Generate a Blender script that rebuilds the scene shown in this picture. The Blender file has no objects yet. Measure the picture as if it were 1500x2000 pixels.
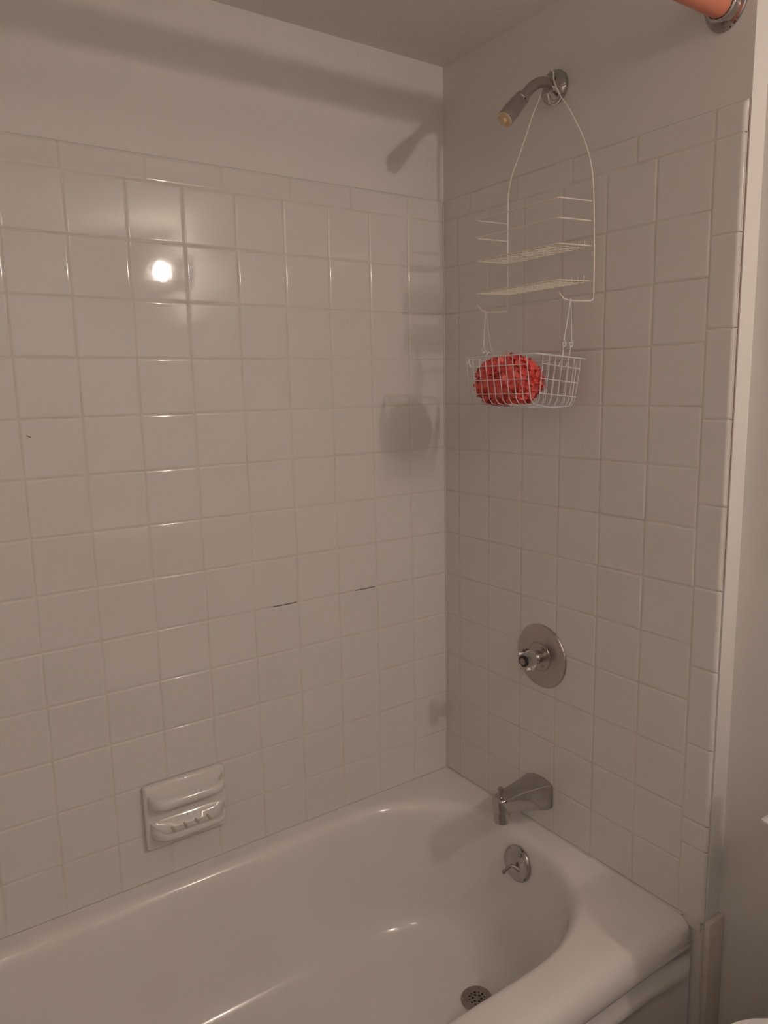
import bpy, bmesh, math, random
from mathutils import Vector, Matrix
import mathutils.noise as mnoise
random.seed(7)
sc = bpy.context.scene
col = sc.collection

# ------------------------------------------------------------------ camera
F, YAW, PITCH, ROLL = 1460.12, 0.966088537, -0.163069450, -0.0202533851
CAM = Vector((-1.21611491, -1.48023985, 1.40303768))
d = Vector((math.cos(PITCH)*math.cos(YAW), math.cos(PITCH)*math.sin(YAW), math.sin(PITCH)))
r = d.cross(Vector((0, 0, 1))).normalized(); u = r.cross(d)
rr = r*math.cos(ROLL)+u*math.sin(ROLL); uu = -r*math.sin(ROLL)+u*math.cos(ROLL)
cd = bpy.data.cameras.new('camera'); cam = bpy.data.objects.new('camera', cd); col.objects.link(cam)
cam.matrix_world = Matrix(((rr.x, uu.x, -d.x, CAM.x), (rr.y, uu.y, -d.y, CAM.y), (rr.z, uu.z, -d.z, CAM.z), (0, 0, 0, 1)))
cd.sensor_fit = 'HORIZONTAL'; cd.sensor_width = 36; cd.lens = F/1500*36; cd.clip_start = 0.02
sc.camera = cam

# ------------------------------------------------------------------ world, exposure
w = bpy.data.worlds.new('world'); sc.world = w; w.use_nodes = True
w.node_tree.nodes['Background'].inputs[0].default_value = (0.02, 0.018, 0.016, 1)
w.node_tree.nodes['Background'].inputs[1].default_value = 0.2
sc.view_settings.view_transform = 'Standard'; sc.view_settings.look = 'None'
sc.view_settings.gamma = 1; sc.view_settings.use_curve_mapping = False
sc.view_settings.exposure = 0.0
BULB = 575.0          # emission of the vanity globe bulbs
BULB_COL = (1.0, 0.835, 0.735, 1)
FILL_DOME = 14.0           # unseen ceiling dome added as soft fill, dimmer
FILL_DOME_COL = (1.0, 0.835, 0.735, 1)

# ------------------------------------------------------------------ materials
def mat(name, colr, rough=0.5, metal=0.0, coat=0.0, spec=0.5, noise=None, bump=None, trans=0.0, emit=None):
    m = bpy.data.materials.new(name); m.use_nodes = True
    nt = m.node_tree; b = nt.nodes['Principled BSDF']
    b.inputs['Base Color'].default_value = (*colr, 1)
    b.inputs['Roughness'].default_value = rough; b.inputs['Metallic'].default_value = metal
    b.inputs['Specular IOR Level'].default_value = spec
    b.inputs['Coat Weight'].default_value = coat; b.inputs['Coat Roughness'].default_value = 0.05
    b.inputs['Transmission Weight'].default_value = trans
    tc = nt.nodes.new('ShaderNodeTexCoord')
    if noise:                      # (scale, second colour, low, high)
        n = nt.nodes.new('ShaderNodeTexNoise'); n.inputs['Scale'].default_value = noise[0]; n.inputs['Detail'].default_value = 5
        rp = nt.nodes.new('ShaderNodeValToRGB'); rp.color_ramp.elements[0].position = noise[2]; rp.color_ramp.elements[1].position = noise[3]
        rp.color_ramp.elements[0].color = (*colr, 1); rp.color_ramp.elements[1].color = (*noise[1], 1)
        nt.links.new(tc.outputs['Object'], n.inputs['Vector']); nt.links.new(n.outputs['Fac'], rp.inputs[0]); nt.links.new(rp.outputs[0], b.inputs['Base Color'])
    if bump:                       # (scale, strength, distance)
        n = nt.nodes.new('ShaderNodeTexNoise'); n.inputs['Scale'].default_value = bump[0]; n.inputs['Detail'].default_value = 3
        bp = nt.nodes.new('ShaderNodeBump'); bp.inputs['Strength'].default_value = bump[1]; bp.inputs['Distance'].default_value = bump[2]
        nt.links.new(tc.outputs['Object'], n.inputs['Vector']); nt.links.new(n.outputs['Fac'], bp.inputs['Height']); nt.links.new(bp.outputs[0], b.inputs['Normal'])
    if name == 'coral_netting':
        b.inputs['Subsurface Weight'].default_value = 0.25; b.inputs['Subsurface Scale'].default_value = 0.02; b.inputs['Subsurface Radius'].default_value = (1.0, 0.3, 0.25)
    if emit:
        b.inputs['Emission Color'].default_value = emit[0]; b.inputs['Emission Strength'].default_value = emit[1]
    return m
M = {}
M['paint'] = mat('wall_paint', (0.80, 0.78, 0.75), 0.55, spec=0.35, bump=(160, 0.12, 0.001))
M['ceiling'] = mat('ceiling_paint', (0.82, 0.79, 0.74), 0.7, spec=0.25, bump=(75, 0.5, 0.004))
M['tile'] = mat('glazed_tile', (0.80, 0.78, 0.75), 0.048, spec=0.5, noise=(9, (0.78, 0.76, 0.725), 0.35, 0.75), bump=(26, 0.10, 0.001))
M['grout'] = mat('grout', (0.76, 0.72, 0.66), 0.7, spec=0.2, noise=(14, (0.66, 0.60, 0.52), 0.45, 0.75))
M['stain'] = mat('dark_gap', (0.10, 0.07, 0.045), 0.9)
M['rust'] = mat('rust_stain', (0.35, 0.17, 0.11), 0.9)
M['caulk'] = mat('caulk', (0.72, 0.69, 0.64), 0.5, noise=(40, (0.60, 0.54, 0.46), 0.55, 0.8))
M['tub'] = mat('tub_enamel', (0.85, 0.82, 0.80), 0.13, spec=0.5, noise=(6, (0.83, 0.80, 0.77), 0.4, 0.7), bump=(14, 0.03, 0.001))
M['ceramic'] = mat('ceramic', (0.82, 0.80, 0.77), 0.06, spec=0.55)
M['soap'] = mat('soap_residue', (0.64, 0.57, 0.44), 0.6, noise=(60, (0.66, 0.60, 0.50), 0.4, 0.7))
M['chrome'] = mat('chrome', (0.50, 0.48, 0.48), 0.07, metal=1.0, noise=(25, (0.44, 0.41, 0.40), 0.4, 0.7))
M['satin'] = mat('brushed_chrome', (0.50, 0.45, 0.43), 0.28, metal=1.0, bump=(200, 0.05, 0.0005))
M['dull'] = mat('dull_metal', (0.40, 0.36, 0.34), 0.35, metal=0.9, noise=(60, (0.32, 0.28, 0.26), 0.4, 0.7))
M['black'] = mat('black_plastic', (0.02, 0.02, 0.025), 0.3, noise=(20, (0.03, 0.03, 0.035), 0.4, 0.6))
M['hole_shade'] = mat('drain_shade_black', (0.012, 0.01, 0.009), 0.8)
M['acrylic'] = mat('clear_acrylic', (0.93, 0.91, 0.88), 0.04, trans=1.0)
M['nozzle'] = mat('beige_nozzle', (0.66, 0.47, 0.28), 0.5, noise=(120, (0.74, 0.58, 0.38), 0.4, 0.6))
M['cream_wire'] = mat('cream_coated_wire', (0.90, 0.85, 0.75), 0.35, noise=(80, (0.72, 0.66, 0.55), 0.5, 0.8))
M['blue_wire'] = mat('grey_white_coated_wire', (0.76, 0.78, 0.81), 0.35, noise=(80, (0.66, 0.68, 0.71), 0.5, 0.8))
M['loofah'] = mat('coral_netting', (1.0, 0.13, 0.11), 0.75, noise=(45, (1.0, 0.22, 0.18), 0.4, 0.65))
M['cord'] = mat('white_cord', (0.85, 0.83, 0.80), 0.7)
M['rod'] = mat('coral_rod_cover', (0.74, 0.27, 0.17), 0.42, noise=(12, (0.68, 0.24, 0.15), 0.4, 0.7))
M['board'] = mat('white_trim_paint', (0.70, 0.64, 0.57), 0.45, noise=(25, (0.62, 0.54, 0.46), 0.5, 0.8))
M['floor'] = mat('vinyl_floor', (0.13, 0.09, 0.06), 0.5, noise=(10, (0.10, 0.07, 0.05), 0.4, 0.6))
M['porcelain'] = mat('toilet_porcelain', (0.80, 0.78, 0.76), 0.12, noise=(5, (0.78, 0.76, 0.73), 0.4, 0.7))
M['wood'] = mat('vanity_wood', (0.22, 0.12, 0.06), 0.5, noise=(8, (0.15, 0.08, 0.04), 0.4, 0.6))
M['globe'] = mat('bulb_glass', (1, 0.95, 0.85), 0.3, emit=(BULB_COL, BULB), noise=(4, (1, 0.94, 0.84), 0.4, 0.6))
M['dome'] = mat('fill_dome_glow', (1, 0.95, 0.85), 0.3, emit=(FILL_DOME_COL, FILL_DOME), noise=(4, (1, 0.94, 0.84), 0.4, 0.6))
M['mirror'] = mat('mirror', (0.85, 0.85, 0.85), 0.02, metal=1.0)

# ------------------------------------------------------------------ helpers
def link(name, me, parent=None, m=None, loc=(0, 0, 0)):
    o = bpy.data.objects.new(name, me); col.objects.link(o); o.location = loc
    if m is not None and me is not None: me.materials.append(m)
    if parent is not None:
        o.parent = parent
    return o
def obj(name, bm, m, parent=None, smooth=True, ang=40, org=(0, 0, 0)):
    """bmesh in world coordinates -> object; with a parent the mesh is stored relative to the parent's origin"""
    me = bpy.data.meshes.new(name)
    bmesh.ops.recalc_face_normals(bm, faces=bm.faces)
    off = Vector(parent['o'] if parent is not None and 'o' in parent else org)
    if parent is None: off = Vector(org)
    bmesh.ops.translate(bm, vec=-off, verts=bm.verts)
    bm.to_mesh(me); bm.free()
    if smooth: me.shade_smooth(); me.set_sharp_from_angle(angle=math.radians(ang))
    o = bpy.data.objects.new(name, me); col.objects.link(o); me.materials.append(m)
    if parent is not None: o.parent = parent; OFF[o.name] = off
    else: o.location = off; OFF[o.name] = off
    return o
OFF = {}
def sub(name, bm, m, parent, **k):
    """sub-part: parent is a part whose own origin coincides with its thing's"""
    me_off = OFF[parent.name]
    bmesh.ops.recalc_face_normals(bm, faces=bm.faces)
    bmesh.ops.translate(bm, vec=-me_off, verts=bm.verts)
    me = bpy.data.meshes.new(name); bm.to_mesh(me); bm.free()
    me.shade_smooth(); me.set_sharp_from_angle(angle=math.radians(k.get('ang', 40)))
    o = bpy.data.objects.new(name, me); col.objects.link(o); me.materials.append(m); o.parent = parent
    OFF[o.name] = me_off
    return o
def thing(name, label, cat, loc, group=None):
    o = bpy.data.objects.new(name, None); col.objects.link(o); o.location = loc; o.empty_display_size = 0.05
    o['label'] = label; o['category'] = cat
    if group: o['group'] = group
    OFF[o.name] = Vector(loc)
    return o
def part(name, bm, m, t, ang=40):
    return sub(name, bm, m, t, ang=ang)
def box(bm, x0, x1, y0, y1, z0, z1, bev=0, seg=2):
    b = bmesh.new()
    bmesh.ops.create_cube(b, size=1)
    for v in b.verts:
        v.co = Vector(((x0+x1)/2+v.co.x*(x1-x0), (y0+y1)/2+v.co.y*(y1-y0), (z0+z1)/2+v.co.z*(z1-z0)))
    if bev: bmesh.ops.bevel(b, geom=list(b.edges), offset=bev, segments=seg, profile=0.5, affect='EDGES')
    merge(bm, b); return bm
def merge(bm, b):
    me = bpy.data.meshes.new('tmp'); b.to_mesh(me); b.free(); bm.from_mesh(me); bpy.data.meshes.remove(me)
def frame_of(t):
    a = Vector((0, 0, 1)) if abs(t.z) < 0.9 else Vector((1, 0, 0))
    s = t.cross(a).normalized(); return s, t.cross(s).normalized()
def tube(bm, pts, rad, n=8, closed=False):
    pts = [Vector(p) for p in pts]; N = len(pts)
    rads = rad if isinstance(rad, (list, tuple)) else [rad]*N
    rings = []; s = None
    for i, p in enumerate(pts):
        if closed: t = (pts[(i+1) % N]-pts[i-1]).normalized()
        else: t = (pts[min(i+1, N-1)]-pts[max(i-1, 0)]).normalized()
        if s is None: s, q = frame_of(t)
        else:
            s = tp.rotation_difference(t) @ s
            s = (s-t*s.dot(t)).normalized(); q = t.cross(s)
        tp = t
        rings.append([bm.verts.new(p+(s*math.cos(2*math.pi*k/n)+q*math.sin(2*math.pi*k/n))*rads[i]) for k in range(n)])
    for i in range(N if closed else N-1):
        a, b = rings[i], rings[(i+1) % N]
        for k in range(n): bm.faces.new((a[k], a[(k+1) % n], b[(k+1) % n], b[k]))
    if not closed: bm.faces.new(rings[0]); bm.faces.new(rings[-1][::-1])
    return bm
def spline(pts, k=6, closed=False):
    P = [Vector(p) for p in pts]; out = []; N = len(P)
    for i in range(N if closed else N-1):
        p0 = P[i-1] if (i > 0 or closed) else P[0]; p1 = P[i]; p2 = P[(i+1) % N]
        p3 = P[(i+2) % N] if (i+2 < N or closed) else P[-1]
        for j in range(k):
            t = j/k
            out.append(0.5*((2*p1)+(p2-p0)*t+(2*p0-5*p1+4*p2-p3)*t*t+(3*p1-p0-3*p2+p3)*t**3))
    if not closed: out.append(P[-1])
    return out
def lathe(bm, prof, org, axis, n=32, cap=True):
    """prof = [(radius, height along axis)]"""
    org = Vector(org); ax = Vector(axis).normalized(); s, q = frame_of(ax); rings = []
    for r_, h in prof:
        if r_ < 1e-6: rings.append([bm.verts.new(org+ax*h)])
        else: rings.append([bm.verts.new(org+ax*h+(s*math.cos(2*math.pi*k/n)+q*math.sin(2*math.pi*k/n))*r_) for k in range(n)])
    for a, b in zip(rings, rings[1:]):
        for k in range(n):
            k2 = (k+1) % n
            if len(a) == 1 and len(b) == 1: continue
            if len(a) == 1: bm.faces.new((a[0], b[k2], b[k]))
            elif len(b) == 1: bm.faces.new((a[k], a[k2], b[0]))
            else: bm.faces.new((a[k], a[k2], b[k2], b[k]))
    if cap:
        for rg in (rings[0], rings[-1]):
            if len(rg) > 2: bm.faces.new(rg)
    return bm
def loft(bm, rings, closed=True, cap0=False, cap1=False):
    R = [[bm.verts.new(Vector(p)) for p in rg] for rg in rings]
    n = len(R[0])
    for a, b in zip(R, R[1:]):
        for k in range(n if closed else n-1):
            k2 = (k+1) % n
            bm.faces.new((a[k], a[k2], b[k2], b[k]))
    if cap0: bm.faces.new(R[0])
    if cap1: bm.faces.new(R[-1][::-1])
    return R
def struct(name, bm, m, smooth=False):
    o = obj(name, bm, m, smooth=smooth); o['kind'] = 'structure'; return o

P = 0.1095; ZT = 1.80; XR = 0.05; YC = -0.767; ZC = 2.152
RY0 = -2.75   # wall behind the photographer
# ------------------------------------------------------------------ room shell
struct('floor', box(bmesh.new(), -1.7, 0.2, RY0-0.1, 0.1, -0.1, 0), M['floor'])
struct('ceiling', box(bmesh.new(), -1.7, 0.2, RY0-0.1, 0.1, ZC, ZC+0.1), M['ceiling'])
wall_back = struct('wall_back', box(bmesh.new(), -1.62, 0.007, 0.0065, 0.1, 0, ZC), M['paint'])
wall_right = struct('wall_right', box(bmesh.new(), 0.0065, 0.2, YC, 0.0065, 0, ZC), M['paint'])
struct('wall_side', box(bmesh.new(), XR, 0.2, RY0, YC, 0, ZC), M['paint'])
struct('wall_left', box(bmesh.new(), -1.7, -1.525, RY0, 0.0065, 0, ZC), M['paint'])
struct('wall_front', box(bmesh.new(), -1.7, 0.2, RY0-0.1, RY0, 0, ZC), M['paint'])

# ------------------------------------------------------------------ tiles
G = 0.0022
def tile_mesh(name, w_, h_, e1=0.0012, e2=0.0043, dp=0.0013, th=0.0052, rt=0.0, rs=0.0):
    """w (local x) by h (local z), face at y=0 towards -y, body behind to +y. rt/rs: rounded top / rounded right side (bullnose)"""
    def axis(L, round_hi):
        a = [(0, dp), (e1, dp*0.35), (e2, 0)]
        if round_hi:
            R = round_hi
            for k in range(0, 6):
                an = math.pi/2*k/5*0.95
                a.append((L-R+R*math.sin(an), R*0.72*(1-math.cos(an))))
        else: a += [(L-e2, 0), (L-e1, dp*0.35), (L, dp)]
        return a
    ax = axis(w_, rs); az = axis(h_, rt)
    verts = []; faces = []
    for z, dz in az:
        for x, dx in ax: verts.append((x, min(th, dx+dz), z))
    nx, nz = len(ax), len(az)
    for j in range(nz-1):
        for i in range(nx-1):
            a = j*nx+i; faces.append((a, a+1, a+nx+1, a+nx))
    # skirt
    rim = [i for i in range(nx)]+[j*nx+nx-1 for j in range(1, nz)]+[(nz-1)*nx+i for i in range(nx-2, -1, -1)]+[j*nx for j in range(nz-2, 0, -1)]
    base = len(verts)
    for i in rim: verts.append((verts[i][0], th, verts[i][2]))
    L = len(rim)
    for k in range(L):
        k2 = (k+1) % L; faces.append((rim[k2], rim[k], base+k, base+k2))
    me = bpy.data.meshes.new(name); me.from_pydata(verts, [], faces); me.shade_smooth()
    # flat centre normals
    nrm = []
    me.update()
    for i, v in enumerate(me.vertices):
        if i >= base: nrm.append((0, -0.3, 0)); continue
        j, k = divmod(i, nx)
        def sl(a, q):
            lo = a[max(q-1, 0)]; hi = a[min(q+1, len(a)-1)]
            if abs(a[q][1]) < 1e-9: return 0.0
            return (hi[1]-lo[1])/(hi[0]-lo[0])
        n = Vector((sl(ax, k), -1, sl(az, j))).normalized(); nrm.append(n)
    me.normals_split_custom_set_from_vertices([Vector(n).normalized() for n in nrm])
    me.materials.append(M['tile'])
    return me
TW = P-G
me_full = tile_mesh('tile', TW, TW)
def place(me, name, parent, x, z, side, w_, h_, jit=0.0016):
    """side 'b': back wall, x is the left edge (world x); side 'e': right wall, x is the distance from the corner of the near-corner edge"""
    o = bpy.data.objects.new(name, me); col.objects.link(o); o.parent = parent
    a, b = random.uniform(-jit, jit), random.uniform(-jit, jit)
    pr = random.uniform(-0.00015, 0.00015)
    if side == 'b':
        o.rotation_euler = (a, 0, b); o.location = (x, pr, z)
    else:   # local +x -> world -y ; local -y -> world -x
        o.rotation_euler = (a, 0, -math.pi/2+b); o.location = (pr, -x, z)
    return o
A0 = 0.990
NR = 13
# back wall field: column lines at x = -(A0+c)P
for row in range(NR):
    z = ZT-(row+1)*P+G/2
    for c in range(-1, 13):
        if c == -1:
            w_ = A0*P-G/2-0.001; x = -A0*P+G/2
            if row == 0: me_cut_b = tile_mesh('tile_cut', w_, TW)
            me = me_cut_b
        else: me = me_full; x = -(A0+c+1)*P+G/2
        # the soap dish replaces nothing: it is set over the tiles
        o = place(me, 'tile', wall_back, x, z, 'b', TW, TW)
E0 = 0.484
me_cut_e = tile_mesh('tile_cut', E0*P-G/2-0.001, TW)
for row in range(NR):
    z = ZT-(row+1)*P+G/2
    place(me_cut_e, 'tile', wall_right, 0.001, z, 'e', 0, 0)
    for c in range(6):
        place(me_full, 'tile', wall_right, (E0+c)*P+G/2, z, 'e', 0, 0)
# bullnose trim along the top
TP = 0.1535; TH = 0.0500
me_b = tile_mesh('bullnose', TP-G, TH-G/2, rt=0.009)
def bull_at(parent, x0, x1, side):
    wd = x1-x0-G
    me = me_b if abs(wd-(TP-G)) < 0.002 else tile_mesh('bullnose_cut', wd, TH-G/2, rt=0.009)
    place(me, 'bullnose_tile', parent, x0+G/2, ZT+G/2, side, 0, 0)
jb = [0, -0.1075]+[-0.1113-TP*k for k in range(1, 10)]
jb[-1] = -1.515
for a, b in zip(jb[1:], jb): bull_at(wall_back, a, b, 'b')
je = [0, 0.0965, 0.25, 0.4030, 0.5565, 0.7095]
for a, b in zip(je, je[1:]): bull_at(wall_right, a, b, 'e')
# vertical bullnose down the open end
XV = 0.7095; WV = 0.0545
me = tile_mesh('bullnose_corner', WV-G/2, TH-G/2, rt=0.009, rs=0.009); place(me, 'bullnose_tile', wall_right, XV+G/2, ZT+G/2, 'e', 0, 0)
jz = [1.80, 1.646, 1.493, 1.340, 1.188, 1.036, 0.884, 0.7315, 0.5795, 0.527, 0.378]
for a, b in zip(jz, jz[1:]):
    me = tile_mesh('bullnose_side', WV-G/2, a-b-G, rs=0.009)
    place(me, 'bullnose_tile', wall_right, XV+G/2, b+G/2, 'e', 0, 0)
# grout beds
part('grout', box(bmesh.new(), -1.52, 0.0, 0.0012, 0.0066, 0.36, ZT+0.045), M['grout'], wall_back)
part('grout', box(bmesh.new(), 0.0012, 0.0066, -0.7585, 0.0, 0.36, ZT+0.045), M['grout'], wall_right)
part('crack', tube(bmesh.new(), [(0.0035, -0.7662, 1.05), (0.0030, -0.7665, 1.45), (0.0035, -0.7662, 1.835)], 0.0005, 6), M['rust'], wall_right)
# stains in the joints, a nick
def mark(x0, x1, z0, z1, m, nm):
    part(nm, box(bmesh.new(), x0, x1, 0.0004, 0.0016, z0, z1), m, wall_back)
mark(-0.5006, -0.4408, 0.9236, 0.9250, M['stain'], 'joint_stain')
mark(-0.2804, -0.2236, 0.9236, 0.9250, M['stain'], 'joint_stain')
mark(-0.9893, -0.9880, 0.850, 0.878, M['rust'], 'joint_stain')
b = bmesh.new(); tube(b, [(-0.9735, -0.0002, 1.333), (-0.9660, -0.0002, 1.3288)], 0.0007, 6); part('nick', b, M['stain'], wall_back)
# corner caulk and caulk over the tub
struct('trim_1', tube(bmesh.new(), [(-1.52, -0.001, 0.3762), (-0.003, -0.001, 0.3762)], 0.0024, 8), M['caulk'], True)
struct('trim_2', tube(bmesh.new(), [(-0.001, -0.003, 0.3762), (-0.001, -0.722, 0.3762)], 0.0024, 8), M['caulk'], True)
struct('trim_3', tube(bmesh.new(), [(-0.0005, -0.0005, 0.378), (-0.0005, -0.0005, 1.84)], 0.0022, 8), M['caulk'], True)
b = bmesh.new(); box(b, 0.0, 0.050, -0.779, -0.7672, 0.0, 0.388, 0.002); struct('trim_4', b, M['board'], True)
b = bmesh.new(); box(b, 0.0385, 0.0505, RY0, -0.779, 0.0, 0.085, 0.002); struct('baseboard_side', b, M['board'], True)

# ------------------------------------------------------------------ bathtub
tub = thing('bathtub', 'white enamel bathtub filling the alcove below the tiled walls', 'bathtub', (-0.76, -0.37, 0))
CY = -0.340; XA, XB = -0.36, -1.16
YF = -0.742
ZR = 0.374
phis = [math.pi/2*(k/14) for k in range(14)]
def basin(din, z, ex=0.0):
    """ring at inset din from the rim opening; end walls, back and front share the inset"""
    back = -0.036-din; front = -0.643+din*0.9; xe = -0.052-din*(1+ex); xh = min(-1.21, -1.44+din+0.10*max(0, min(1, (ZR-z)/0.3)))
    pts = []
    n = 2.35
    def arc(xc, xe_, s):
        o = []
        for k in range(0, 29):
            ph = math.pi/2-math.pi*k/28
            c, sn = math.cos(ph), math.sin(ph)
            a = abs(xe_-xc); bb = (back-CY) if sn >= 0 else (CY-front)
            rad = 1/((abs(c)/a)**n+(abs(sn)/bb)**n)**(1/n)
            o.append((xc+s*rad*c, CY+rad*sn, z))
        return o
    right = arc(XA, xe, 1)          # back -> front
    left = arc(XB, xh, -1)[::-1]    # front -> back
    fr = [(XA+(XB-XA)*k/20, front, z) for k in range(1, 20)]
    bk = [(XB+(XA-XB)*k/20, back, z) for k in range(1, 20)]
    return right+fr+left+bk
def rect(x1, yf, z, rec=0.0, rc=0.0):
    """ring on the outer rectangle matching the basin parameters; rec = apron recess"""
    x0 = -1.52; yb = -0.0005
    def arc(xc, xe_, s):
        o = []
        for k in range(0, 29):
            ph = math.pi/2-math.pi*k/28
            c, sn = math.cos(ph), math.sin(ph)
            a = abs(xe_-xc); bb = (yb-CY) if sn >= 0 else (CY-yf)
            # spread so that a vertex hits the corner
            t = 1e9
            if abs(c) > 1e-6: t = min(t, a/abs(c))
            if abs(sn) > 1e-6: t = min(t, bb/abs(sn))
            o.append([xc+s*t*c, CY+t*sn, z])
        # snap nearest to corners
        for cy_ in (yb, yf):
            j = min(range(29), key=lambda q: (o[q][0]-xe_)**2+(o[q][1]-cy_)**2); o[j][0] = xe_; o[j][1] = cy_
        return [tuple(p) for p in o]
    right = arc(XA, x1, 1); left = arc(XB, x0, -1)[::-1]
    fr = [(XA+(XB-XA)*k/20, yf, z) for k in range(1, 20)]
    bk = [(XB+(XA-XB)*k/20, yb, z) for k in range(1, 20)]
    pts = right+fr+left+bk
    if rec:
        out = []
        for x, y, z_ in pts:
            if y < yf+1e-5:
                f = max(0, min(1, (-0.03-x)/0.06)); f = f*f*(3-2*f)
                y += rec*f
            out.append((x, y, z_))
        pts = out
    return pts
rings = []
for yf, z, rec in ((YF, 0.0, 0.018), (YF, 0.225, 0.018), (YF, 0.240, 0.016), (YF, 0.252, 0.009), (YF, 0.262, 0.006), (YF, 0.272, 0.009), (YF, 0.290, 0.018), (YF, 0.304, 0.018), (YF, 0.312, 0.011), (YF, 0.317, 0.002), (YF, 0.323, 0), (YF, 0.333, 0),
                   (YF+0.0020, 0.346, 0), (YF+0.0065, 0.3575, 0), (YF+0.0135, 0.3670, 0), (YF+0.023, 0.3733, 0), (YF+0.036, 0.3760, 0)):
    rings.append(rect(-0.0002, yf, z, rec))
def lerp(a, b, t): return [tuple(Vector(p).lerp(Vector(q), t)) for p, q in zip(a, b)]
inner0 = basin(-0.016, 0.3745)
rings.append(lerp(rings[-1], inner0, 0.5))
rings.append(inner0)
for din, z in ((-0.010, 0.3738), (-0.0045, 0.3716), (0.0, 0.3685), (0.0045, 0.3640), (0.0085, 0.3575), (0.0115, 0.349), (0.014, 0.336), (0.019, 0.30), (0.026, 0.245), (0.033, 0.195), (0.039, 0.155), (0.0435, 0.130),
               (0.0480, 0.112), (0.0545, 0.0965), (0.0635, 0.0830), (0.075, 0.0720), (0.089, 0.0640), (0.106, 0.0585), (0.128, 0.0550), (0.16, 0.0528), (0.20, 0.051), (0.24, 0.050), (0.27, 0.0495)):
    rings.append(basin(din, z, ex=0.0 if z > 0.13 else 0.0))
b = bmesh.new(); loft(b, rings, True, True, True)
body = part('tub_body', b, M['tub'], tub, 60)
# drain strainer
DX, DY, DZ = -0.2265, -0.3755, 0.0560
b = bmesh.new()
def circ(cx, cy, rd, n, z=0.0):
    vs = [b.verts.new((cx+rd*math.cos(2*math.pi*k/n), cy+rd*math.sin(2*math.pi*k/n), z)) for k in range(n)]
    return [b.edges.new((vs[k], vs[(k+1) % n])) for k in range(n)]
ed = circ(0, 0, 0.0245, 48)
for k in range(6): ed += circ(0.0095*math.cos(k*math.pi/3+.3), 0.0095*math.sin(k*math.pi/3+.3), 0.0029, 10)
for k in range(12): ed += circ(0.0172*math.cos(k*math.pi/6+.1), 0.0172*math.sin(k*math.pi/6+.1), 0.0022 if k % 2 else 0.0027, 10)
bmesh.ops.triangle_fill(b, use_beauty=True, use_dissolve=False, edges=ed)
for f in [f for f in b.faces if any((f.calc_center_median()-Vector((rd*math.cos(a), rd*math.sin(a), 0))).length < 0.0018
          for rd, a in [(0.0095, k*math.pi/3+.3) for k in range(6)]+[(0.0172, k*math.pi/6+.1) for k in range(12)])]: b.faces.remove(f)
ext = bmesh.ops.extrude_face_region(b, geom=list(b.faces))
bmesh.ops.translate(b, vec=(0, 0, -0.0015), verts=[v for v in ext['geom'] if isinstance(v, bmesh.types.BMVert)])
bmesh.ops.translate(b, vec=(DX, DY, DZ), verts=b.verts)
lathe(b, [(0.0245, -0.001), (0.0245, 0.0002), (0.030, 0.0012), (0.0345, 0.0006), (0.0360, -0.0030)], (DX, DY, DZ), (0, 0, 1), 48, cap=False)
dr = part('drain_strainer', b, M['dull'], tub, 50)
b = bmesh.new(); lathe(b, [(0.0, -0.0018), (0.0246, -0.0018)], (DX, DY, DZ), (0, 0, 1), 32, cap=False); sub('drain_shade_disc', b, M['hole_shade'], dr)  # flat near-black disc, paints the shade below the strainer holes
# overflow plate with trip lever
OC = Vector((-0.0745, -0.345, 0.307)); OA = Vector((-1, 0, 0.11)).normalized()
b = bmesh.new(); lathe(b, [(0.041, -0.004), (0.0415, 0.001), (0.0395, 0.0042), (0.034, 0.0068), (0.022, 0.0092), (0.008, 0.0102), (0, 0.0103)], OC, OA, 48)
ov = part('overflow_plate', b, M['chrome'], tub); ov['label'] = 'round chrome overflow plate with trip lever'
for dy, dz in ((0.029, -0.006), (-0.013, 0.029)):
    c = OC+Vector((0, dy, dz))+OA*0.0058
    b = bmesh.new(); lathe(b, [(0.0048, -0.001), (0.0048, 0.001), (0.003, 0.0022), (0, 0.0024)], c, OA, 16); sub('screw', b, M['dull'], ov)
b = bmesh.new(); c = OC+OA*0.009
tube(b, spline([c+Vector((0.003, -0.016, -0.008)), c+Vector((-0.004, -0.010, -0.002)), c+Vector((-0.011, -0.002, 0.003)), c+Vector((-0.020, 0.004, -0.004)), c+Vector((-0.029, 0.009, -0.014))], 5), [0.0046]*9+[0.0038]*9+[0.0044]*3, 10)
lv = sub('lever', b, M['dull'], ov)

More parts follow.
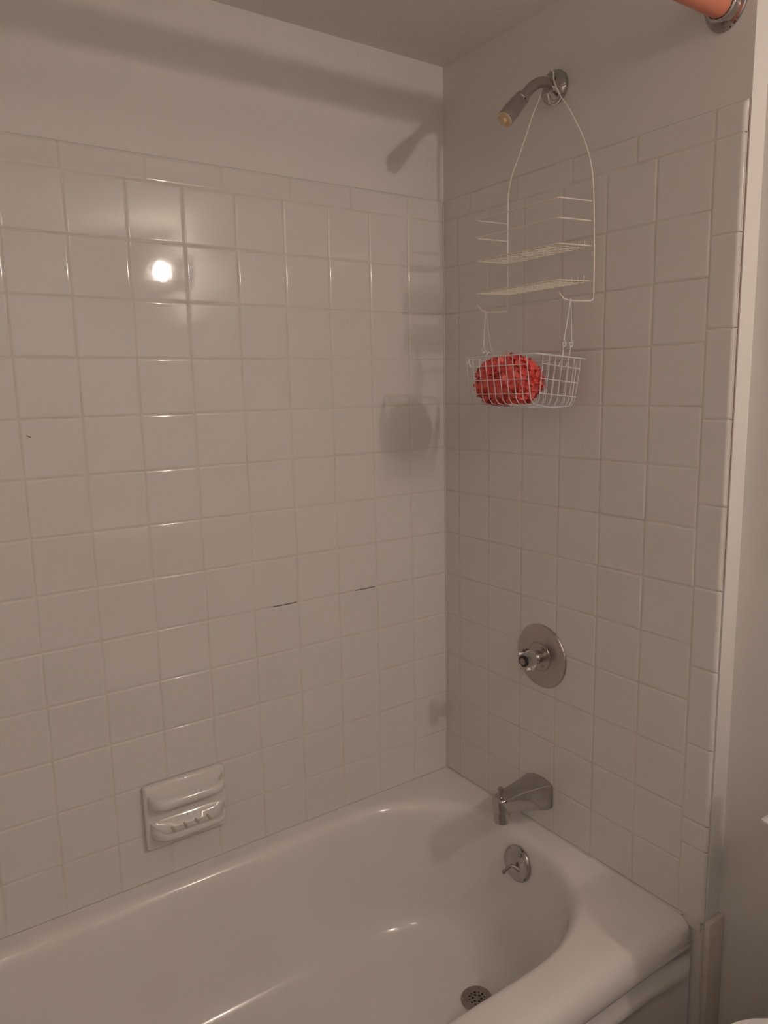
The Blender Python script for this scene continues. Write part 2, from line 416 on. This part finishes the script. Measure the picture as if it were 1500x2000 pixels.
# ------------------------------------------------------------------ tub spout
sp = thing('tub_spout', 'chrome tub spout with diverter knob jutting from the tiled wall above the tub', 'faucet', (0, -0.345, 0.47))
b = bmesh.new()
SY = -0.345
secs = [(-0.0005, 0.0365, 0.436, 0.4965, 0.011), (-0.012, 0.0360, 0.436, 0.4985, 0.010), (-0.022, 0.0335, 0.438, 0.4985, 0.0072), (-0.060, 0.0265, 0.446, 0.4985, 0.005), (-0.096, 0.0218, 0.453, 0.4975, 0.002), (-0.114, 0.0198, 0.456, 0.4960, 0.0015),
        (-0.126, 0.0192, 0.457, 0.4945, 0.001), (-0.1370, 0.0172, 0.458, 0.4930, 0.001), (-0.1425, 0.0125, 0.459, 0.4915, 0.001), (-0.1450, 0.0065, 0.461, 0.4895, 0.001)]
rg = []
for x, hw, z0, z1, crown in secs:
    pts = []
    rr_ = min(0.0045, hw*0.4)
    er = min(1, hw/0.02)
    for q_ in ((-hw+0.0003*er, z1-0.0030), (-hw+0.0014*er, z1-0.0012)): pts.append((x, SY+q_[0], q_[1]))
    for k in range(9):      # top, left to right, crowned
        t = -1+2*k/8; pts.append((x, SY+t*(hw-0.0036*er), z1+(crown*0.55)*(1-t*t)))
    for q_ in ((hw-0.0014*er, z1-0.0012), (hw-0.0003*er, z1-0.0030)): pts.append((x, SY+q_[0], q_[1]))
    pts.append((x, SY+hw, z1-0.0055))
    pts.append((x, SY+hw, z0+rr_)); pts.append((x, SY+hw-rr_*.3, z0+rr_*.3)); pts.append((x, SY+hw-rr_, z0))
    pts.append((x, SY-hw+rr_, z0)); pts.append((x, SY-hw+rr_*.3, z0+rr_*.3)); pts.append((x, SY-hw, z0+rr_)); pts.append((x, SY-hw, z1-0.0055))
    rg.append(pts)
loft(b, rg, True, True, True)
part('spout_body', b, M['chrome'], sp, 32)
b = bmesh.new(); c = (-0.1255, SY, 0.0)
lathe(b, [(0.0188, 0.470), (0.0190, 0.455), (0.0182, 0.438), (0.0174, 0.4335), (0.0150, 0.4330), (0.0145, 0.444)], c, (0, 0, 1), 28)
part('spout_outlet', b, M['chrome'], sp)
b = bmesh.new(); lathe(b, [(0.0035, 0.494), (0.0035, 0.504), (0.0058, 0.506), (0.0066, 0.511), (0.0055, 0.516), (0.002, 0.5185), (0, 0.519)], (-0.1290, SY, 0), (0, 0, 1), 20)
dk = part('diverter_knob', b, M['dull'], sp)

# ------------------------------------------------------------------ mixing valve
va = thing('shower_valve', 'round chrome valve plate with clear acrylic knob on the tiled wall', 'valve', (0, -0.342, 0.796))
VC = Vector((0, -0.342, 0.796)); VX = Vector((-1, 0, 0))
b = bmesh.new(); lathe(b, [(0.0735, 0.0), (0.0737, 0.002), (0.0722, 0.0045), (0.066, 0.0060), (0.036, 0.0085), (0.034, 0.0086), (0.0335, 0.0078), (0.0325, 0.0078), (0.032, 0.0090), (0.0, 0.0092)], VC, VX, 64)
pl = part('escutcheon', b, M['satin'], va, 30)
for s in (1, -1):
    b = bmesh.new(); lathe(b, [(0.0042, 0.008), (0.0042, 0.0100), (0.002, 0.011), (0, 0.011)], VC+Vector((0, -0.010*1, s*0.0205)), VX, 14); sub('screw', b, M['dull'], pl)
b = bmesh.new(); lathe(b, [(0.0145, 0.008), (0.0150, 0.022), (0.0115, 0.026), (0.0105, 0.036)], VC+Vector((0, 0, 0)), VX, 24); part('stem', b, M['chrome'], va)
b = bmesh.new(); KC = VC
n = 40; rgs = []
for rd, h, fl in ((0.0110, 0.028, 0), (0.0140, 0.030, 0.3), (0.0205, 0.036, 1), (0.0245, 0.042, 1), (0.0255, 0.048, 1), (0.0240, 0.054, 1), (0.0205, 0.0575, .6), (0.0150, 0.0585, 0), (0.0125, 0.0580, 0), (0.012, 0.050, 0)):
    rgs.append([KC+VX*h+Vector((0, math.cos(2*math.pi*k/n), math.sin(2*math.pi*k/n)))*(rd*(1+0.045*fl*math.cos(5*2*math.pi*k/n))) for k in range(n)])
loft(b, rgs, True, True, True); part('knob', b, M['acrylic'], va, 50)
b = bmesh.new(); lathe(b, [(0.0125, 0.052), (0.0135, 0.0590), (0.0130, 0.0605), (0.0080, 0.0608)], KC, VX, 28); part('knob_cap', b, M['black'], va)
b = bmesh.new(); lathe(b, [(0.0078, 0.0600), (0.0075, 0.0618), (0.0, 0.0624)], KC, VX, 24); ci = part('cap_button', b, M['dull'], va)

# ------------------------------------------------------------------ shower arm and head
AY = -0.352
sh = thing('wall_shower', 'small chrome shower head on bent arm high on the end wall', 'shower head', (0, AY, 1.994))
b = bmesh.new(); lathe(b, [(0.0320, -0.006), (0.0325, 0.001), (0.0315, 0.0040), (0.026, 0.0075), (0.0165, 0.0110), (0.0125, 0.0150), (0.0112, 0.0175)], (0, AY, 1.994), (-1, 0, 0), 48); part('flange', b, M['chrome'], sh)
b = bmesh.new(); tube(b, spline([(0.01, AY, 1.9945), (-0.018, AY, 1.9975), (-0.036, AY, 1.9965), (-0.053, AY, 1.9890), (-0.068, AY, 1.9780), (-0.084, AY, 1.9625), (-0.094, AY, 1.9525)], 5), 0.0103, 18); part('arm', b, M['satin'], sh)
HO = Vector((-0.0870, AY, 1.9600)); HA = Vector((-0.0560, 0, -0.0575)).normalized()
b = bmesh.new(); lathe(b, [(0.0112, 0.0), (0.0140, 0.001), (0.0145, 0.004), (0.0145, 0.010), (0.0125, 0.012), (0.0125, 0.0135)], HO, HA, 24); part('collar', b, M['chrome'], sh, 35)
b = bmesh.new(); lathe(b, [(0.0120, 0.012), (0.0150, 0.014), (0.0160, 0.020), (0.0167, 0.042), (0.0167, 0.0655), (0.0160, 0.0690), (0.0150, 0.0695)], HO, HA, 28); part('head', b, M['chrome'], sh, 35)
b = bmesh.new(); lathe(b, [(0.0149, 0.066), (0.0149, 0.0705), (0.0135, 0.0712), (0.0060, 0.0705), (0.0055, 0.0735), (0.0035, 0.0760), (0, 0.0762)], HO, HA, 28); part('spray_face', b, M['nozzle'], sh)

# ------------------------------------------------------------------ shower rod
RC = Vector((0, -0.715, 2.0030))
ro = thing('shower_rod', 'coral shower rod with chrome wall flange over the tub front', 'curtain rod', (0, -0.715, 2.0030))
b = bmesh.new(); tube(b, [(-1.522, RC.y, RC.z), (-0.012, RC.y, RC.z)], 0.0216, 28); part('rod', b, M['rod'], ro)
for xx, ax_ in ((0.0064, -1), (-1.5245, 1)):
    b = bmesh.new(); n = 48; rgs = []
    for rd, h, fl in ((0.0385, 0.0, 1), (0.0390, 0.0035, 1), (0.0375, 0.0055, 1), (0.0290, 0.0065, 0), (0.0275, 0.0100, 0), (0.0265, 0.0165, 0), (0.0245, 0.0185, 0), (0.0232, 0.0190, 0), (0.0225, 0.012, 0)):
        ring = []
        for k in range(n):
            a = 2*math.pi*k/n
            q = rd*(1-0.045*fl*(1+math.cos(3*(a+math.pi/6))))
            ring.append((xx+ax_*h, RC.y+q*math.cos(a), RC.z+q*math.sin(a)))
        rgs.append(ring)
    loft(b, rgs, True, True, True); fl_ = part('flange', b, M['chrome'], ro, 35)
    for a in (math.radians(-90), math.radians(30), math.radians(150)):
        b = bmesh.new(); lathe(b, [(0.0042, 0.0050), (0.0040, 0.0072), (0, 0.0078)], (xx, RC.y+0.0315*math.cos(a), RC.z+0.0315*math.sin(a)), (ax_, 0, 0), 14); sub('screw', b, M['dull'], fl_)

# ------------------------------------------------------------------ wire caddy
WX = -0.016; YL, YR_ = -0.240, -0.471; RW = 0.0014
ca = thing('shower_caddy', 'white wire shower caddy with two shelves hanging from shower arm', 'shower caddy', (WX, -0.355, 2.02))
b = bmesh.new()
right = [(-0.018, -0.350, 2.0165), (-0.018, -0.3585, 2.0225), (-0.018, -0.3665, 2.012), (-0.018, -0.3690, 1.995), (-0.018, -0.3861, 1.9636), (-0.018, -0.4064, 1.9371), (-0.018, -0.4270, 1.9040), (-0.018, -0.4460, 1.8710), (-0.0175, -0.4610, 1.8340), (-0.017, -0.4690, 1.800), (-0.015, -0.4708, 1.770), (-0.013, YR_, 1.74)]
tube(b, spline(right, 5)+[Vector((-0.009, YR_, 1.66)), Vector((-0.0075, YR_, 1.573)), Vector((-0.010, YR_, 1.568)), Vector((-0.016, YR_, 1.5655)), Vector((-0.05, YR_, 1.5640)), Vector((-0.078, YR_, 1.5632)), Vector((-0.092, YR_, 1.5660)), Vector((-0.101, YR_, 1.5720)), Vector((-0.106, YR_, 1.5765))], RW, 8)
left = [(-0.018, -0.3585, 2.0225), (-0.018, -0.350, 2.0165), (-0.018, -0.3400, 2.000), (-0.018, -0.328, 1.975), (-0.018, -0.3108, 1.9506), (-0.018, -0.2900, 1.9110), (-0.018, -0.2690, 1.8760), (-0.018, -0.2520, 1.8460), (-0.0175, -0.2425, 1.8150), (-0.017, -0.2402, 1.785), (-0.017, YL, 1.74)]
tube(b, spline(left, 5)+[Vector((-0.017, YL, 1.66)), Vector((-0.017, YL, 1.571)), Vector((-0.020, YL, 1.566)), Vector((-0.05, YL, 1.5640)), Vector((-0.078, YL, 1.5632)), Vector((-0.092, YL, 1.5660)), Vector((-0.101, YL, 1.5720)), Vector((-0.106, YL, 1.5765))], RW, 8)
part('frame', b, M['cream_wire'], ca)
b = bmesh.new()
tube(b, spline([(-0.016, -0.3861, 1.9636), (-0.015, -0.3790, 1.9575), (-0.014, -0.3663, 1.9546), (-0.013, -0.3530, 1.9620), (-0.013, -0.3480, 1.9770), (-0.014, -0.3440, 1.992), (-0.016, -0.3400, 2.002)], 5), 0.0013, 8)
part('hook_loop', b, M['cream_wire'], ca)
def shelf(zs, base_z, up):
    b = bmesh.new(); xb, xf = -0.0205, -0.110
    for z in zs:
        tube(b, [(xb, YR_, z+0.003), (xf+0.003, YR_, z), (xf, YR_+0.003, z), (xf, YL-0.003, z+0.001), (xf+0.003, YL, z+0.001), (xb, YL, z+0.003)], RW*0.95, 8)
    tube(b, [(WX-0.002, YL, base_z+0.003), (WX, YR_, base_z+0.003)], RW*0.8, 6)
    nb = 15
    for k in range(1, nb):
        y = YL+(YR_-YL)*k/nb
        tube(b, [(xf-0.0005, y, base_z-0.002), (xb-0.001, y, base_z+0.001), (WX-0.003, y, base_z+0.004), (WX-0.003, y, base_z+up)], 0.0008, 6)
    part('shelf', b, M['cream_wire'], ca)
shelf([1.7475, 1.7115, 1.6655], 1.6655, 0.016)
shelf([1.5995], 1.5995, 0.016)

# ------------------------------------------------------------------ hanging wire basket
BX0, BX1, BY0, BY1 = -0.168, -0.028, -0.474, -0.258   # rim
ZB = 1.458
ba = thing('wire_basket', 'grey-white wire basket hanging from the bottom hooks of the caddy', 'basket', (-0.098, -0.366, 1.362))
b = bmesh.new()
def zr(x): return ZB+(-0.098-x)*0.07
def rrect(x0, x1, y0, y1, zf, rad=0.006):
    o = []
    for cx, cy, a0 in ((x1-rad, y1-rad, 0), (x0+rad, y1-rad, 90), (x0+rad, y0+rad, 180), (x1-rad, y0+rad, 270)):
        for k in range(4):
            a = math.radians(a0+30*k); x = cx+rad*math.cos(a); y = cy+rad*math.sin(a); o.append((x, y, zf(x)))
    return o
tube(b, rrect(BX0, BX1, BY0, BY1, zr), 0.0016, 8, closed=True)
part('rim', b, M['blue_wire'], ba)
# U-shaped wires
b = bmesh.new(); wr = 0.00085
IN = 0.014; zb = 1.3655
def zbot(x): return zb+(-0.098-x)*0.05
nx, ny = 6, 9
for k in range(ny+1):
    y = BY0+0.025+(BY1-BY0-0.043)*k/ny
    tube(b, [(BX0, y, zr(BX0)), (BX0+0.002, y, zr(BX0)-0.02), (BX0+IN-0.002, y, zbot(BX0)+0.010), (BX0+IN+0.006, y, zbot(BX0)), ((BX0+BX1)/2, y, zb-0.0055), (BX1-IN-0.006, y, zbot(BX1)), (BX1-IN+0.002, y, zbot(BX1)+0.010), (BX1-0.002, y, zr(BX1)-0.02), (BX1, y, zr(BX1))], wr if k else wr*1.3, 6)
for k in range(nx+1):
    x = BX0+0.018+(BX1-BX0-0.036)*k/nx
    xi = (x+0.098)*0.95-0.098
    tube(b, [(x, BY0, zr(x)), (x, BY0+0.001, zr(x)-0.02), (xi, BY0+0.011, zbot(x)+0.010), (xi, BY0+0.018, zbot(x)), (xi, -0.366, zb-0.0055), (xi, BY1-0.018, zbot(x)), (xi, BY1-0.011, zbot(x)+0.010), (x, BY1-0.001, zr(x)-0.02), (x, BY1, zr(x))], wr, 6)
for q in (0.20, 0.50, 0.80):
    i_ = 0.0135*q
    z = ZB-0.092*q
    x0, x1, y0, y1 = BX0+i_, BX1-i_, BY0+i_*0.85, BY1-i_*0.85
    s = 0.018
    # front, back and side runs that stop at the open corners
    ya, yb_ = BY0+0.025, BY1-0.018
    for xx in (x0, x1): tube(b, [(xx, ya, z+(-0.098-xx)*.07), (xx, yb_, z+(-0.098-xx)*.07)], wr, 6)
    for yy in (y0, y1): tube(b, [(x0+s-i_, yy, z+0.005), (x1-s+i_, yy, z-0.005)], wr, 6)
part('wire_mesh', b, M['blue_wire'], ba)
# handle: V wires with twisted eyes, and cross bar resting on the caddy hooks
b = bmesh.new()
PK = (-0.0745, 1.5668)
tube(b, [(PK[0], YR_-0.001, PK[1]), (PK[0]-0.006, YL+0.001, PK[1]-0.0005)], 0.0011, 6)
part('cross_bar', b, M['blue_wire'], ba)
for y, pk in ((YR_-0.001, PK[0]), (YL+0.001, PK[0]-0.006)):
    yb_ = (BY0 if y < -0.4 else BY1); b = bmesh.new()
    ys = y*0.75+yb_*0.25
    for s, xf in ((-1, -0.0905), (1, -0.0710)):
        sx = xf-pk
        pts = [(pk, y, PK[1]), (xf, ys, 1.4940), (xf-0.001, ys, 1.4895), (xf+0.0035, ys, 1.4860), (xf+0.004, ys, 1.4795), (xf-0.001, ys, 1.4765), (xf-0.0045, ys, 1.480)]
        tube(b, spline(pts[:1]+pts[1:], 4), 0.0011, 6)
        pts = [(xf+0.0015, ys-0.001, 1.4830), (xf-0.0035, ys, 1.4850), (xf-0.0055, yb_, 1.4790), (xf-0.0040, yb_, 1.4720), (xf-0.0070, yb_+(0.002 if y < -.4 else -.002), 1.452), (xf-0.012, yb_+(0.004 if y < -.4 else -.004), 1.440)]
        tube(b, spline(pts, 4), 0.0010, 6)
    part('handle', b, M['blue_wire'], ba)

# ------------------------------------------------------------------ loofah
lo = thing('loofah', 'coral red mesh bath puff lying in the hanging wire basket', 'loofah', (-0.105, -0.345, 1.366))
LC = Vector((-0.103, -0.334, 1.4130))
b = bmesh.new()
def inside(p):
    # keep clear of the basket wires
    t = max(0, min(1, (ZB-p.z)/0.092)); i_ = 0.0135*t+0.0025
    p.x = max(BX0+i_, min(BX1-i_, p.x)); p.y = max(BY0+i_, min(BY1-i_, p.y)); p.z = max(1.3655, p.z)
    return p
rnd = random.Random(3)
for q in range(90):
    # each ruffle: a wavy ribbon fan around a random direction
    dv = Vector((rnd.gauss(0, 1), rnd.gauss(0, 1), rnd.gauss(0, 1))).normalized()
    s, t = frame_of(dv)
    n = 40; ph = rnd.uniform(0, 6.28); wv = rnd.choice((5, 6, 7)); hgt = rnd.uniform(0.96, 1.03); sp_ = rnd.uniform(0.25, 0.45)
    rgs = []
    for j in range(4):
        f = 0.35+0.65*j/3
        ring = []
        for k in range(n):
            a = 2*math.pi*k/n; w_ = 0.20*math.sin(wv*a+ph)*f + 0.09*math.sin(2*wv*a+1.3*ph)
            dd = (dv*(1.0)+(s*math.cos(a)+t*math.sin(a))*(sp_*f)*(1+0.2*math.sin(wv*a*0.5))).normalized()
            rad = (0.74+0.26*f)*hgt*(1+w_*0.16)
            p = LC+Vector((dd.x*0.060, dd.y*0.080, dd.z*0.056))*rad
            ring.append(inside(p))
        rgs.append(ring)
    loft(b, rgs, True)
part('netting', b, M['loofah'], lo, 80)
b = bmesh.new(); bmesh.ops.create_icosphere(b, subdivisions=4, radius=1)
for v in b.verts:
    k = 0.90+0.08*mnoise.noise(v.co*3.1)+0.07*mnoise.noise(v.co*8)
    v.co = inside(LC+Vector((v.co.x*0.058*k, v.co.y*0.083*k, v.co.z*0.050*k)))
part('core', b, M['loofah'], lo, 80)
b = bmesh.new()
tube(b, spline([(-0.150, -0.282, 1.440), (-0.158, -0.272, 1.452), (-0.150, -0.270, 1.4620), (-0.146, -0.290, 1.4600), (-0.150, -0.305, 1.4560), (-0.152, -0.318, 1.4655), (-0.148, -0.322, 1.472), (-0.140, -0.312, 1.468)], 5), 0.0014, 6)
c_ = part('cord_loop', b, M['cord'], lo); c_['label'] = 'white hanging cord'

# ------------------------------------------------------------------ soap dish
SX0, SX1 = -0.8215, -0.6440; SZ0, SZ1 = 0.4565, 0.5985
so = thing('soap_dish', 'white ceramic soap dish with grab ledge set on the long tiled wall', 'soap dish', ((SX0+SX1)/2, 0, SZ0))
b = bmesh.new(); box(b, SX0, SX1, -0.0170, 0.001, SZ0, SZ1, 0.006, 4); part('back_plate', b, M['ceramic'], so)
def pod(bm, prof, x0, x1, taper, nx=14):
    """profile (y, z) loop swept along x, pulled back towards the plate at both ends"""
    rgs = []
    for k in range(nx+1):
        t = k/nx; e = min(t, 1-t)*(x1-x0); f = min(1, e/taper); f = math.sqrt(max(0, 1-(1-f)**2))
        f = 0.12+0.88*f
        x = x0+(x1-x0)*t
        rgs.append([(x, -0.010+(y+0.010)*f, z) for y, z in prof])
    return rgs
ts = [0, .01, .03, .06, .1, .16, .24, .34, .45, .55, .66, .76, .84, .9, .94, .97, .99, 1]
def sweep(prof, x0, x1, taper, zsq=0.0, fill=None):
    b = bmesh.new(); rgs = []
    for t in ts:
        e = min(t, 1-t)*(x1-x0); f = min(1, e/taper); f = math.sqrt(max(0, 1-(1-f)**2)); f = 0.10+0.90*f
        x = x0+(x1-x0)*t
        zc = sum(p[1] for p in prof)/len(prof)
        pf = [(y, max(z, z+(fill[1]-z)*min(1, (1-f)*2.2)) if k in fill[0] else z) for k, (y, z) in enumerate(prof)] if fill else prof
        rgs.append([(x, -0.008+(y+0.008)*f, zc+(z-zc)*(1-zsq*(1-f))) for y, z in pf])
    loft(b, rgs, True, True, True); return b
# grab ledge: slopes out from the top edge to a rounded lip
prof = [(-0.006, 0.5945), (-0.013, 0.5925), (-0.022, 0.5850), (-0.034, 0.5795), (-0.046, 0.5790), (-0.0535, 0.5765), (-0.0575, 0.5700), (-0.0565, 0.5620), (-0.0510, 0.5560), (-0.0420, 0.5535), (-0.030, 0.5545), (-0.018, 0.5530), (-0.006, 0.5500)]
part('grab_ledge', sweep(prof, SX0+0.006, SX1-0.004, 0.030, 0.2), M['ceramic'], so, 50)
# tray with a hollow
prof = [(-0.006, 0.5300), (-0.014, 0.5270), (-0.020, 0.5120), (-0.028, 0.5000), (-0.042, 0.4985), (-0.050, 0.5010), (-0.0560, 0.5050), (-0.0600, 0.5040), (-0.0615, 0.4990), (-0.0590, 0.4920), (-0.0520, 0.4865), (-0.040, 0.4830), (-0.024, 0.4790), (-0.006, 0.4750)]
tr = part('tray', sweep(prof, SX0+0.008, SX1-0.006, 0.034, 0.15, ((2, 3, 4, 5), 0.519)), M['ceramic'], so, 50)
for k in range(4):
    x = SX0+0.050+0.026*k
    b = bmesh.new(); tube(b, [(x, -0.026, 0.5012), (x+0.001, -0.036, 0.4998), (x+0.002, -0.046, 0.5002)], [0.002, 0.0032, 0.002], 8); sub('drain_rib', b, M['soap'], tr)
b = bmesh.new(); tube(b, spline([(SX1-0.022, -0.040, 0.5800), (SX1-0.014, -0.032, 0.5812), (SX1-0.010, -0.024, 0.5845)], 4), [0.0012, .0017, .002, .0022, .0022, .002, .0017, .0014, .001], 8)
o = part('soap_residue', b, M['soap'], so)

# ------------------------------------------------------------------ toilet
TY = -1.163
to = thing('toilet', 'white toilet standing beside the tub end against the recessed wall', 'toilet', (-0.25, TY, 0))
b = bmesh.new()
def sup(xa, xb, hw, z, n=4.0, m=40, cy=None):
    cy = TY if cy is None else cy
    cx = (xa+xb)/2; a = abs(xb-xa)/2; o = []
    for k in range(m):
        t = 2*math.pi*k/m; c, s = math.cos(t), math.sin(t)
        o.append((cx+a*math.copysign(abs(c)**(2/n), c), cy+hw*math.copysign(abs(s)**(2/n), s), z))
    return o
loft(b, [sup(-0.102, 0.045, 0.155, 0.40, 7), sup(-0.106, 0.045, 0.160, 0.42, 8), sup(-0.112, 0.045, 0.180, 0.60, 9), sup(-0.115, 0.046, 0.190, 0.706, 9)], True, True, True)
part('tank', b, M['porcelain'], to, 45)
b = bmesh.new(); n_ = 40
loft(b, [sup(-0.118, 0.047, 0.208, 0.7065, n_), sup(-0.121, 0.047, 0.214, 0.722, n_), sup(-0.1410, 0.048, 0.2325, 0.7320, n_), sup(-0.1410, 0.048, 0.2325, 0.7335, n_), sup(-0.120, 0.044, 0.212, 0.743, n_), sup(-0.10, 0.0, 0.17, 0.7436, n_)], True, True, True)
tl = part('tank_lid', b, M['porcelain'], to, 30)
b = bmesh.new()
def egg(xb, xf, hw, z, m=44, sq=2.3):
    o = []; L = xb-xf; xc = xb-L*0.42
    for k in range(m):
        t = 2*math.pi*k/m; c, s = math.cos(t), math.sin(t)
        a = (xb-xc) if c > 0 else (xc-xf)
        e = 2/sq if c <= 0 else 2/3.0
        o.append((xc+a*math.copysign(abs(c)**e, c), TY+hw*math.copysign(abs(s)**e, s), z))
    return o
loft(b, [egg(0.03, -0.42, 0.115, 0.0), egg(0.03, -0.40, 0.105, 0.03), egg(0.03, -0.38, 0.095, 0.14), egg(0.03, -0.42, 0.115, 0.24), egg(0.03, -0.52, 0.165, 0.34), egg(0.03, -0.575, 0.185, 0.385), egg(0.03, -0.580, 0.188, 0.400), egg(0.02, -0.57, 0.18, 0.405)], True, True, True)
part('bowl', b, M['porcelain'], to, 50)
b = bmesh.new(); loft(b, [egg(-0.152, -0.592, 0.202, 0.406), egg(-0.147, -0.597, 0.206, 0.411), egg(-0.147, -0.597, 0.206, 0.421), egg(-0.152, -0.592, 0.202, 0.426)], True, True, True); part('seat', b, M['porcelain'], to, 50)
b = bmesh.new(); loft(b, [egg(-0.148, -0.597, 0.208, 0.427), egg(-0.142, -0.603, 0.213, 0.433), egg(-0.142, -0.603, 0.213, 0.448), egg(-0.147, -0.598, 0.208, 0.457), egg(-0.18, -0.56, 0.17, 0.462), egg(-0.25, -0.46, 0.09, 0.465)], True, True, True)
part('seat_lid', b, M['porcelain'], to, 50)
b = bmesh.new(); tube(b, [(-0.108, TY+0.13, 0.655), (-0.130, TY+0.13, 0.655), (-0.137, TY+0.12, 0.652), (-0.138, TY+0.06, 0.645)], 0.005, 10); part('flush_lever', b, M['chrome'], to)
# unseen tissue box added on the tank lid to shade the return wall
ti = thing('shade_box', 'unseen cream tissue box added on the toilet tank lid to shade the wall', 'box', (-0.055, -1.06, 0.7435))
b = bmesh.new(); box(b, -0.115, 0.015, -1.17, -1.02, 0.7437, 0.93, 0.002); part('carton', b, M['board'], ti)
b = bmesh.new(); lathe(b, [(0.022, 0.0), (0.018, 0.02), (0.026, 0.045), (0.004, 0.05)], (-0.05, -1.095, 0.93), (0.1, 0, 1), 9, cap=False); part('tissue', b, M['cord'], ti)

# ------------------------------------------------------------------ vanity with light bar (behind the photographer's right shoulder)
vt = thing('vanity', 'wooden bathroom vanity with white top past the toilet', 'vanity', (-0.2, -2.05, 0))
b = bmesh.new(); box(b, -0.42, 0.049, -2.50, -1.62, 0.09, 0.78, 0.003); box(b, -0.36, 0.049, -2.48, -1.64, 0.0, 0.09); part('cabinet', b, M['wood'], vt)
for y in (-2.27, -1.85):
    b = bmesh.new(); box(b, -0.438, -0.4205, y-0.19, y+0.19, 0.14, 0.74, 0.006); dd_ = part('door', b, M['wood'], vt)
    b = bmesh.new(); lathe(b, [(0.006, 0), (0.006, 0.012), (0.014, 0.018), (0.010, 0.026), (0, 0.028)], (-0.438, y+(0.15 if y < -2 else -0.15), 0.62), (-1, 0, 0), 16); sub('knob', b, M['chrome'], dd_)
b = bmesh.new(); box(b, -0.46, 0.049, -2.52, -1.60, 0.78, 0.815, 0.006); part('countertop', b, M['porcelain'], vt)
mi = thing('wall_mirror', 'plain rectangular mirror above the vanity', 'mirror', (0.045, -2.05, 1.0))
b = bmesh.new(); box(b, 0.0420, 0.0492, -2.48, -1.66, 0.92, 1.72, 0.002); part('glass', b, M['mirror'], mi)
li = thing('vanity_light', 'chrome light bar with round globe bulbs above the mirror', 'light', (0.045, -2.05, 1.88))
b = bmesh.new(); box(b, 0.0200, 0.0492, -2.25, -1.80, 1.875, 1.985, 0.006); part('bar', b, M['chrome'], li)
for y in (-1.88, -2.03, -2.18):
    b = bmesh.new(); lathe(b, [(0.018, -0.002), (0.018, 0.030), (0.015, 0.040)], (0.020, y, 1.93), (-1, 0, 0), 20); sk = part('socket', b, M['chrome'], li)
    b = bmesh.new(); bmesh.ops.create_uvsphere(b, u_segments=24, v_segments=16, radius=0.024 if y > -1.9 else 0.036); bmesh.ops.translate(b, vec=(-0.058, y, 1.93), verts=b.verts)
    sub('globe_bulb', b, M['globe'] if y > -1.9 else M['ceramic'], sk)

do = thing('added_fill_dome', 'unseen round dome light added on the ceiling as soft fill', 'light', (-1.05, -2.15, ZC))  # lamp out of view, added to lift the ambient light
b = bmesh.new(); lathe(b, [(0.15, 0.001), (0.155, 0.018), (0.145, 0.022)], (-1.05, -2.15, ZC), (0, 0, -1), 40); part('base_ring', b, M['chrome'], do)
b = bmesh.new(); lathe(b, [(0.142, 0.021), (0.135, 0.045), (0.105, 0.070), (0.055, 0.085), (0, 0.089)], (-1.05, -2.15, ZC), (0, 0, -1), 40); part('fill_dome', b, M['dome'], do)
